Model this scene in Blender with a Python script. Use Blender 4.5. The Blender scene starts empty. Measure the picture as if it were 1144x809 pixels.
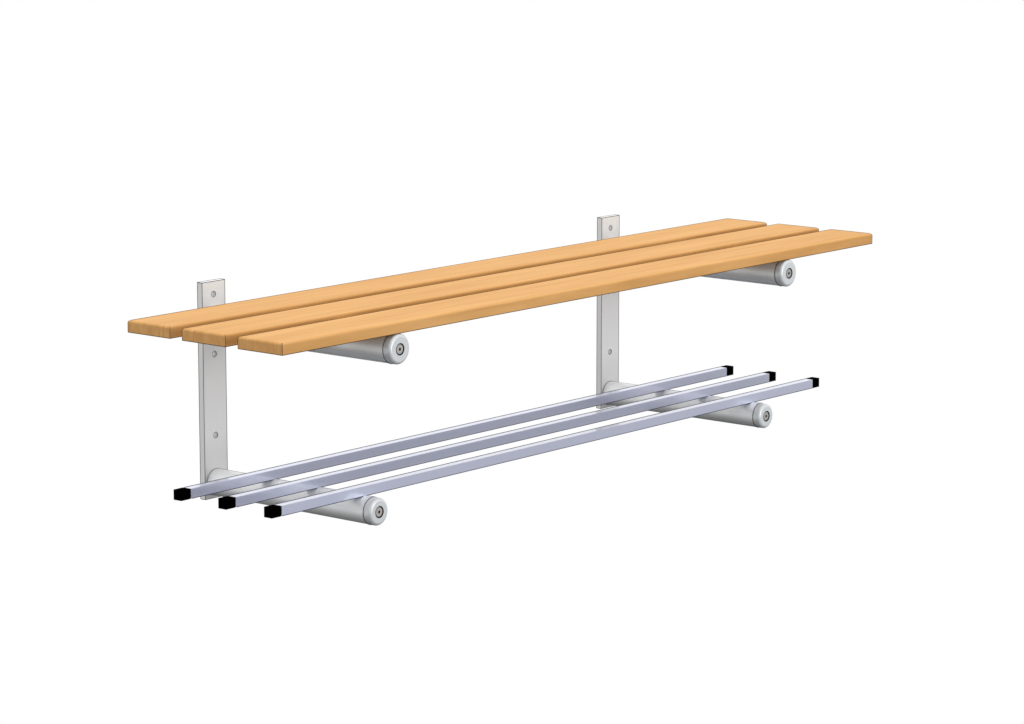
import bpy, bmesh, math
from mathutils import Vector, Matrix
S = bpy.context.scene
COL = S.collection
MM = 0.001
PI = math.pi

# ------------------------------------------------------------------ camera
cam_d = bpy.data.cameras.new('camera')
cam = bpy.data.objects.new('camera', cam_d)
COL.objects.link(cam)
S.camera = cam
cam_d.sensor_width = 36.0
cam_d.lens = 3820.7 * 36.0 / 1144.0
cam_d.clip_start = 0.1
cam_d.clip_end = 100.0
yaw, pitch = 0.8754, -0.1738
F = Vector((math.sin(yaw) * math.cos(pitch), math.cos(yaw) * math.cos(pitch), math.sin(pitch)))
cam.location = (-4.2330, -3.7189, 0.8171)
cam.rotation_euler = F.to_track_quat('-Z', 'Y').to_euler()

# ------------------------------------------------------------------ light: white world, graded by direction to shade the faces
LOW, HIGH, NEAR, WEST = 0.0, 1.9, 0.8, 0.9
W = bpy.data.worlds.new('World')
S.world = W
W.use_nodes = True
nt = W.node_tree
nt.nodes.clear()
def wn(t, **k):
    n = nt.nodes.new(t)
    for a, b in k.items():
        setattr(n, a, b)
    return n
tc = wn('ShaderNodeTexCoord')
sep = wn('ShaderNodeSeparateXYZ')
nt.links.new(tc.outputs['Generated'], sep.inputs[0])
def maprange(sock, a, b, c, d):
    n = wn('ShaderNodeMapRange', interpolation_type='SMOOTHSTEP')
    nt.links.new(sock, n.inputs['Value'])
    for i, v in zip(('From Min', 'From Max', 'To Min', 'To Max'), (a, b, c, d)):
        n.inputs[i].default_value = v
    return n.outputs[0]
def mul(a, b):
    n = wn('ShaderNodeMath', operation='MULTIPLY')
    nt.links.new(a, n.inputs[0]); nt.links.new(b, n.inputs[1])
    return n.outputs[0]
def add(a, b):
    n = wn('ShaderNodeMath', operation='ADD')
    nt.links.new(a, n.inputs[0]); nt.links.new(b, n.inputs[1])
    return n.outputs[0]
low_dim = maprange(add(sep.outputs[2], maprange(sep.outputs[1], -0.2, 0.4, 0.06, 0.33)), -0.22, 0.0, LOW, 1.0)    # world darkened below to shade undersides; the white backdrop reaches lower
top_gain = maprange(sep.outputs[2], 0.50, 0.95, 1.0, HIGH)         # world brightened overhead to lift the top faces
near_dim = maprange(sep.outputs[1], -0.15, 0.35, NEAR, 1.0)           # world dimmed on the viewer's side to shade the fronts
west = maprange(sep.outputs[0], -0.7, 0.2, WEST, 1.0)             # and dimmed again on the left for the left-facing sides
out = mul(mul(mul(low_dim, top_gain), near_dim), west)
bg = wn('ShaderNodeBackground')
bg.inputs['Color'].default_value = (1, 1, 1, 1)
nt.links.new(out, bg.inputs['Strength'])
wo = wn('ShaderNodeOutputWorld')
nt.links.new(bg.outputs[0], wo.inputs[0])

def area(name, loc, target, size, power):
    d = bpy.data.lights.new(name, 'AREA'); d.size = size; d.energy = power
    o = bpy.data.objects.new(name, d); COL.objects.link(o)
    o.location = loc
    o.rotation_euler = (Vector(target) - Vector(loc)).to_track_quat('-Z', 'Y').to_euler()
area('front_fill', (0.9, -4.5, 0.2), (0, -0.2, -0.1), 2.0, 68)  # added fill light, lifts the front faces of plates and caps

S.view_settings.view_transform = 'Standard'
S.view_settings.look = 'None'
S.view_settings.exposure = 0
S.view_settings.gamma = 1

# ------------------------------------------------------------------ materials
def material(name, rgb, rough=0.5, metal=0.0, spec=0.5):
    m = bpy.data.materials.new(name); m.use_nodes = True
    b = m.node_tree.nodes['Principled BSDF']
    b.inputs['Base Color'].default_value = (*rgb, 1)
    b.inputs['Roughness'].default_value = rough
    b.inputs['Metallic'].default_value = metal
    b.inputs['Specular IOR Level'].default_value = spec
    return m
def speckle(m, scale, stretch, lo, hi, rgh=None):
    """faint procedural variation of the base colour"""
    t = m.node_tree; b = t.nodes['Principled BSDF']
    c = t.nodes.new('ShaderNodeTexCoord'); mp = t.nodes.new('ShaderNodeMapping')
    mp.inputs['Scale'].default_value = stretch
    n = t.nodes.new('ShaderNodeTexNoise'); n.inputs['Scale'].default_value = scale
    n.inputs['Detail'].default_value = 5
    r = t.nodes.new('ShaderNodeValToRGB')
    base = b.inputs['Base Color'].default_value[:3]
    r.color_ramp.elements[0].position = 0.3; r.color_ramp.elements[1].position = 0.7
    r.color_ramp.elements[0].color = (*[x * lo for x in base], 1)
    r.color_ramp.elements[1].color = (*[min(1, x * hi) for x in base], 1)
    t.links.new(c.outputs['Object'], mp.inputs[0]); t.links.new(mp.outputs[0], n.inputs[0])
    t.links.new(n.outputs[0], r.inputs[0]); t.links.new(r.outputs[0], b.inputs['Base Color'])
    return m
m_line = material('dark_edge', (0.04, 0.04, 0.045), 0.9, spec=0.0)
m_woodline = material('wood_edge', (0.11, 0.065, 0.03), 0.9, spec=0.0)
m_railline = material('rail_edge', (0.04, 0.04, 0.07), 0.9, spec=0.0)
m_plate = speckle(material('painted_plate', (0.86, 0.865, 0.865), 0.8, spec=0.0), 3, (1, 1, 1), 0.985, 1.0)
m_arm = speckle(material('grey_lacquer', (0.92, 0.94, 0.945), 0.45, 0.3, spec=0.5), 4, (1, 1, 1), 0.985, 1.0)
m_cap = speckle(material('cap_lacquer', (0.75, 0.78, 0.80), 0.3, 0.15, spec=0.5), 4, (1, 1, 1), 0.985, 1.0)
m_screw = material('screw_steel', (0.48, 0.46, 0.44), 0.5, 0.4)
m_recess = material('screw_recess_shade', (0.07, 0.065, 0.06), 0.8, 0.0, 0.0)  # shade of the screw socket put into its colour
m_rail = speckle(material('anodised_rail', (0.75, 0.79, 1.0), 0.33, 0.6), 6, (0.3, 3, 3), 0.99, 1.0)
b = m_rail.node_tree.nodes['Principled BSDF']
b.inputs['Coat Weight'].default_value = 1.0
b.inputs['Coat IOR'].default_value = 2.2
b.inputs['Coat Roughness'].default_value = 0.08
m_black = material('black_plastic', (0.001, 0.001, 0.001), 0.9, spec=0.0)

def wood():
    m = material('beech_wood', (0.8, 0.45, 0.18), 0.6, spec=0.1)
    t = m.node_tree; b = t.nodes['Principled BSDF']; L = t.links
    c = t.nodes.new('ShaderNodeTexCoord')
    oi = t.nodes.new('ShaderNodeObjectInfo')            # each plank cut from another place in the log
    sh = t.nodes.new('ShaderNodeVectorMath'); sh.operation = 'SCALE'
    sh.inputs[0].default_value = (7.0, 3.0, 5.0)
    L.new(oi.outputs['Random'], sh.inputs['Scale'])
    ad = t.nodes.new('ShaderNodeVectorMath'); ad.operation = 'ADD'
    L.new(c.outputs['Object'], ad.inputs[0]); L.new(sh.outputs[0], ad.inputs[1])
    def noise(scale, stretch, detail, rough=0.55):
        mp = t.nodes.new('ShaderNodeMapping'); mp.inputs['Scale'].default_value = stretch
        n = t.nodes.new('ShaderNodeTexNoise'); n.inputs['Scale'].default_value = scale
        n.inputs['Detail'].default_value = detail; n.inputs['Roughness'].default_value = rough
        L.new(ad.outputs[0], mp.inputs[0]); L.new(mp.outputs[0], n.inputs[0])
        return n.outputs[0]
    g1 = noise(14, (0.3, 14, 3.5), 8, 0.65)        # long grain
    g2 = noise(3.0, (0.6, 7, 2), 3)        # broad bands
    a = t.nodes.new('ShaderNodeMath'); a.operation = 'MULTIPLY_ADD'
    L.new(g1, a.inputs[0]); a.inputs[1].default_value = 0.72
    h = t.nodes.new('ShaderNodeMath'); h.operation = 'MULTIPLY'
    L.new(g2, h.inputs[0]); h.inputs[1].default_value = 0.28
    L.new(h.outputs[0], a.inputs[2])
    r = t.nodes.new('ShaderNodeValToRGB')
    e = r.color_ramp.elements
    e[0].position = 0.36; e[0].color = (0.62, 0.318, 0.100, 1)
    e[1].position = 0.62; e[1].color = (0.78, 0.432, 0.162, 1)
    L.new(a.outputs[0], r.inputs[0]); L.new(r.outputs[0], b.inputs['Base Color'])
    return m
m_wood = wood()

# ------------------------------------------------------------------ mesh helpers (millimetres)
def obj(name, bm, mats, parent):
    me = bpy.data.meshes.new(name)
    bmesh.ops.scale(bm, vec=(MM, MM, MM), verts=bm.verts)
    bm.normal_update()
    bm.to_mesh(me); bm.free()
    for m in mats:
        me.materials.append(m)
    o = bpy.data.objects.new(name, me)
    COL.objects.link(o)
    o.parent = parent
    return o
def rod(bm, a, b, r, mi, n=6):
    """thin line of real thickness along an edge"""
    a, b = Vector(a), Vector(b); d = (b - a).normalized()
    u = d.orthogonal().normalized(); v = d.cross(u)
    A = [bm.verts.new(a + r * (math.cos(2*PI*k/n) * u + math.sin(2*PI*k/n) * v)) for k in range(n)]
    B = [bm.verts.new(b + r * (math.cos(2*PI*k/n) * u + math.sin(2*PI*k/n) * v)) for k in range(n)]
    fs = [bm.faces.new((A[k], A[(k+1) % n], B[(k+1) % n], B[k])) for k in range(n)]
    fs += [bm.faces.new(A[::-1]), bm.faces.new(B)]
    for f in fs: f.material_index = mi
def ring(bm, y, R, r, mi, n=72, k=6, cx=0, cz=0):
    """thin ring round the Y axis"""
    rows = []
    for i in range(n):
        a = 2*PI*i/n
        rows.append([bm.verts.new((cx + (R + r*math.cos(2*PI*j/k)) * math.cos(a), y + r*math.sin(2*PI*j/k),
                                   cz + (R + r*math.cos(2*PI*j/k)) * math.sin(a))) for j in range(k)])
    for i in range(n):
        for j in range(k):
            f = bm.faces.new((rows[i][j], rows[i][(j+1) % k], rows[(i+1) % n][(j+1) % k], rows[(i+1) % n][j]))
            f.material_index = mi; f.smooth = True
def lathe(bm, prof, mi=0, n=72, cx=0, cz=0, sharp=()):
    """prof: (radius, y) going outward; closed where radius is 0"""
    rows = []
    for (R, y) in prof:
        if R == 0: rows.append([bm.verts.new((cx, y, cz))] * n)
        else: rows.append([bm.verts.new((cx + R*math.cos(2*PI*i/n), y, cz + R*math.sin(2*PI*i/n))) for i in range(n)])
    for s in range(len(prof) - 1):
        A, B = rows[s], rows[s+1]
        for i in range(n):
            j = (i + 1) % n
            vs = []
            for v in (A[i], A[j], B[j], B[i]):
                if v not in vs: vs.append(v)
            if len(vs) > 2:
                f = bm.faces.new(vs); f.material_index = mi; f.smooth = s not in sharp
def fix(bm):
    bmesh.ops.recalc_face_normals(bm, faces=bm.faces)

# ------------------------------------------------------------------ the bench
bench = bpy.data.objects.new('wall_bench', None)
COL.objects.link(bench)
bench['label'] = 'wall-mounted bench of three light wooden planks above a rack of three silver rails'
bench['category'] = 'bench'

# --- seat planks
PW, PG, PY0, PT, PL, FR = 88.58, 25.28, 69.46, 17.9, 750.0, 3.8
def plank_bm():
    """plank lying along X; back edge at y=0, front at y=-PW, top at z=0; top edges rounded"""
    bm = bmesh.new()
    N = 6
    loops = []
    def loop(inset, z):
        x, y0, y1 = PL - inset, -inset, -PW + inset
        return [bm.verts.new(p) for p in ((-x, y0, z), (x, y0, z), (x, y1, z), (-x, y1, z))]
    loops.append(loop(0, -PT))
    for i in range(N + 1):
        a = PI/2 * i / N
        loops.append(loop(FR * (1 - math.cos(a)), -FR + FR * math.sin(a)))
    for A, B in zip(loops, loops[1:]):
        for k in range(4):
            f = bm.faces.new((A[k], A[(k+1) % 4], B[(k+1) % 4], B[k])); f.smooth = False
    bm.faces.new(loops[0][::-1]); bm.faces.new(loops[-1])
    fix(bm)
    # sharp corner lines, following the mitre of the rounding
    for sx, y, sy in ((-1, 0, -1), (1, 0, -1), (1, -PW, 1), (-1, -PW, 1)):
        pts = [(sx * PL, y, -PT)]
        for i in range(0, N - 1):
            a = PI/2 * i / N; q = FR * (1 - math.cos(a))
            pts.append((sx * (PL - q), y + sy * q, -FR + FR * math.sin(a)))
        for p, q in zip(pts, pts[1:]): rod(bm, p, q, 0.42, 1)
    for y in (0, -PW):
        rod(bm, (-PL, y, -PT), (PL, y, -PT), 0.6, 1)
    for x in (-PL, PL):
        rod(bm, (x, 0, -PT), (x, -PW, -PT), 0.6, 1)
    # outline of the rounded top: back edge and right-hand end
    a = math.radians(77); q = FR * (1 - math.cos(a)); z = -FR + FR * math.sin(a)
    rod(bm, (-PL + q, -q, z), (PL - q, -q, z), 0.6, 1)
    rod(bm, (PL - q, -q, z), (PL - q, -PW + q, z), 0.6, 1)
    return bm
bm0 = plank_bm()
first = obj('seat_plank', bm0, [m_wood, m_woodline], bench)
for i in range(3):
    o = first if i == 0 else first.copy()
    if i:
        COL.objects.link(o); o.parent = bench
    o.location = (0, -(PY0 + i * (PW + PG)) * MM, 0)

# --- wall brackets
SX, HW, TH, ZT, ZB = 498.6, 24.92, 10.27, 22.9, -320.0
HOLES = (2.6, -91.7, -220.4)
HR = 4.7
def plate_bm():
    bm = bmesh.new()
    def quad(pts, mi=0):
        f = bm.faces.new([bm.verts.new(p) for p in pts]); f.material_index = mi; return f
    cell = 12.0
    zs = [ZB]
    for h in sorted(HOLES): zs += [h - cell, h + cell]
    zs.append(ZT)
    for y in (0, TH):
        for k in range(0, len(zs) - 1, 2):
            quad([(-HW, y, zs[k]), (HW, y, zs[k]), (HW, y, zs[k+1]), (-HW, y, zs[k+1])])
        for h in HOLES:
            n = 48
            inn, outr = [], []
            rr = HR
            for i in range(n):
                a = 2*PI*i/n + PI/4
                c, s = math.cos(a), math.sin(a)
                m = max(abs(c), abs(s))
                inn.append(bm.verts.new((rr*c, y, h + rr*s)))
                outr.append(bm.verts.new((HW*c/m, y, h + cell*s/m)))
            for i in range(n):
                j = (i+1) % n
                bm.faces.new((inn[i], inn[j], outr[j], outr[i]))
    for h in HOLES:
        lathe(bm, [(HR, 0), (HR, TH)], 0, 48, 0, h)
    for x in (-HW, HW): quad([(x, 0, ZB), (x, TH, ZB), (x, TH, ZT), (x, 0, ZT)])
    for z in (ZB, ZT): quad([(-HW, 0, z), (HW, 0, z), (HW, TH, z), (-HW, TH, z)])
    bmesh.ops.remove_doubles(bm, verts=bm.verts, dist=0.001)
    fix(bm)
    r = 0.5
    for x in (-HW, HW):
        for y in (0, TH): rod(bm, (x, y, ZB), (x, y, ZT), r, 1)
        for z in (ZB, ZT): rod(bm, (x, 0, z), (x, TH, z), r, 1)
    for y in (0, TH):
        for z in (ZB, ZT): rod(bm, (-HW, y, z), (HW, y, z), r, 1)
    for h in HOLES: ring(bm, 0, HR, 0.35, 1, 48, 6, 0, h)
    return bm
def arm_bm(R, y_end, outline):
    bm = bmesh.new()
    lathe(bm, [(R, 0), (R, -y_end)], 0, 96)
    fix(bm)
    ring(bm, -0.2, R, 0.5, 1, 96)
    ring(bm, -y_end, R, 0.6, 1, 96)
    if outline:      # the fine line along the crown of the tube
        a = math.radians(75)
        rod(bm, (R*math.cos(a), 0, R*math.sin(a)), (R*math.cos(a), -y_end, R*math.sin(a)), 0.42, 1)
    return bm
CAPL, CF = 9.0, 5.0
def cap_bm(R):
    """end cap with a rounded rim and a sunk seat for the screw; its back at y=0"""
    bm = bmesh.new()
    prof = [(R - 0.25, 0), (R, -0.5), (R, -CAPL)]
    for i in range(1, 9):
        a = PI/2 * i / 8
        prof.append((R - CF + CF*math.cos(a), -CAPL - CF*math.sin(a)))
    face = -CAPL - CF
    prof += [(8.9, face), (8.9, face + 2.0), (0, face + 2.0)]
    n = len(prof)
    lathe(bm, prof, 0, 96, sharp=(n-4, n-3, n-2))
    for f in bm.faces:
        if all(math.hypot(v.co.x, v.co.z) < 9 for v in f.verts): f.material_index = 1  # sunk seat coloured dark, its recess shade painted in
    fix(bm)
    ring(bm, face, 8.9, 0.45, 1, 72)
    return bm
def screw_bm():
    """countersunk head with a hexagonal socket, its face at y=0"""
    bm = bmesh.new()
    n = 48
    lathe(bm, [(7.6, 2.0), (7.6, 0.7), (7.0, 0.0), (4.2, 0.0)], 0, n, sharp=(0, 1, 2))
    bmesh.ops.remove_doubles(bm, verts=bm.verts, dist=0.0001)
    # bridge from the circle to the hexagon, then the socket
    circ, hx, deep = [], [], []
    for i in range(n):
        a = 2*PI*i/n
        b = (a % (PI/3)) - PI/6
        R = 2.7 * math.cos(PI/6) / math.cos(b)
        circ.append(bm.verts.new((4.2*math.cos(a), 0, 4.2*math.sin(a))))
        hx.append(bm.verts.new((R*math.cos(a), 0, R*math.sin(a))))
        deep.append(bm.verts.new((R*math.cos(a), 3.0, R*math.sin(a))))
    for i in range(n):
        j = (i+1) % n
        bm.faces.new((circ[i], circ[j], hx[j], hx[i]))
        bm.faces.new((hx[i], hx[j], deep[j], deep[i])).material_index = 1
    bm.faces.new(deep).material_index = 1
    bmesh.ops.remove_doubles(bm, verts=bm.verts, dist=0.0001)
    fix(bm)
    return bm

bracket = obj('wall_bracket', plate_bm(), [m_plate, m_line], bench)
bracket.location = (-(SX + 1) * MM, 0, 0)
for R, z, y, outl in ((23.28, -41.75, 384.5, False), (21.2, -295.1, 340.9, True)):
    ye = y - CAPL - CF + 3.0
    a = obj('support_arm', arm_bm(R, ye, outl), [m_arm, m_line], bracket)
    a.location = (0, 0, z * MM)
    c = obj('end_cap', cap_bm(R), [m_cap, m_line], bracket)
    c.location = (0, -ye * MM, z * MM)
    s = obj('screw', screw_bm(), [m_screw, m_recess], bracket)
    s.location = (0, -(ye + CAPL + CF - 0.6) * MM, z * MM)
br2 = bracket.copy(); COL.objects.link(br2); br2.parent = bench
br2.location.x = (SX - 2) * MM
for ch in list(bracket.children):
    c = ch.copy(); COL.objects.link(c); c.parent = br2

# --- rack rails with black plugs
B, RZ, RY, RD, RL, CL = 7.54, -266.8, 119.0, 93.97, 699.0, 20.0
def rail_bm():
    bm = bmesh.new()
    x = RL - CL
    r = bmesh.ops.create_cube(bm, size=1)
    bmesh.ops.scale(bm, vec=(2*x + 2, 2*B, 2*B), verts=r['verts'])
    for y, z in ((B, B), (-B, -B), (B, -B)):
        rod(bm, (-x, y, z), (x, y, z), 0.55, 1)
    return bm
def plug_bm():
    """closed end at x=0, open end at +CL"""
    bm = bmesh.new()
    r = bmesh.ops.create_cube(bm, size=1)
    h = B + 0.35
    bmesh.ops.scale(bm, vec=(CL, 2*h, 2*h), verts=r['verts'])
    bmesh.ops.translate(bm, vec=(CL/2, 0, 0), verts=r['verts'])
    es = [e for e in bm.edges if all(v.co.x < 1 for v in e.verts)]
    bmesh.ops.bevel(bm, geom=es, offset=0.4, segments=2, affect='EDGES', profile=0.5)
    return bm
rail = obj('rack_rail', rail_bm(), [m_rail, m_railline], bench)
p1 = obj('end_plug', plug_bm(), [m_black], rail); p1.location = (-(RL + 2.8) * MM, 0, 0)
p2 = obj('end_plug', plug_bm(), [m_black], rail); p2.location = ((RL - 1.5) * MM, 0, 0)
p2.rotation_euler = (0, 0, PI)
for i in range(3):
    o = rail
    if i:
        o = rail.copy(); COL.objects.link(o); o.parent = bench
        for ch in list(rail.children):
            c = ch.copy(); COL.objects.link(c); c.parent = o
    o.location = (-0.0008, -(RY + i * RD) * MM, RZ * MM)
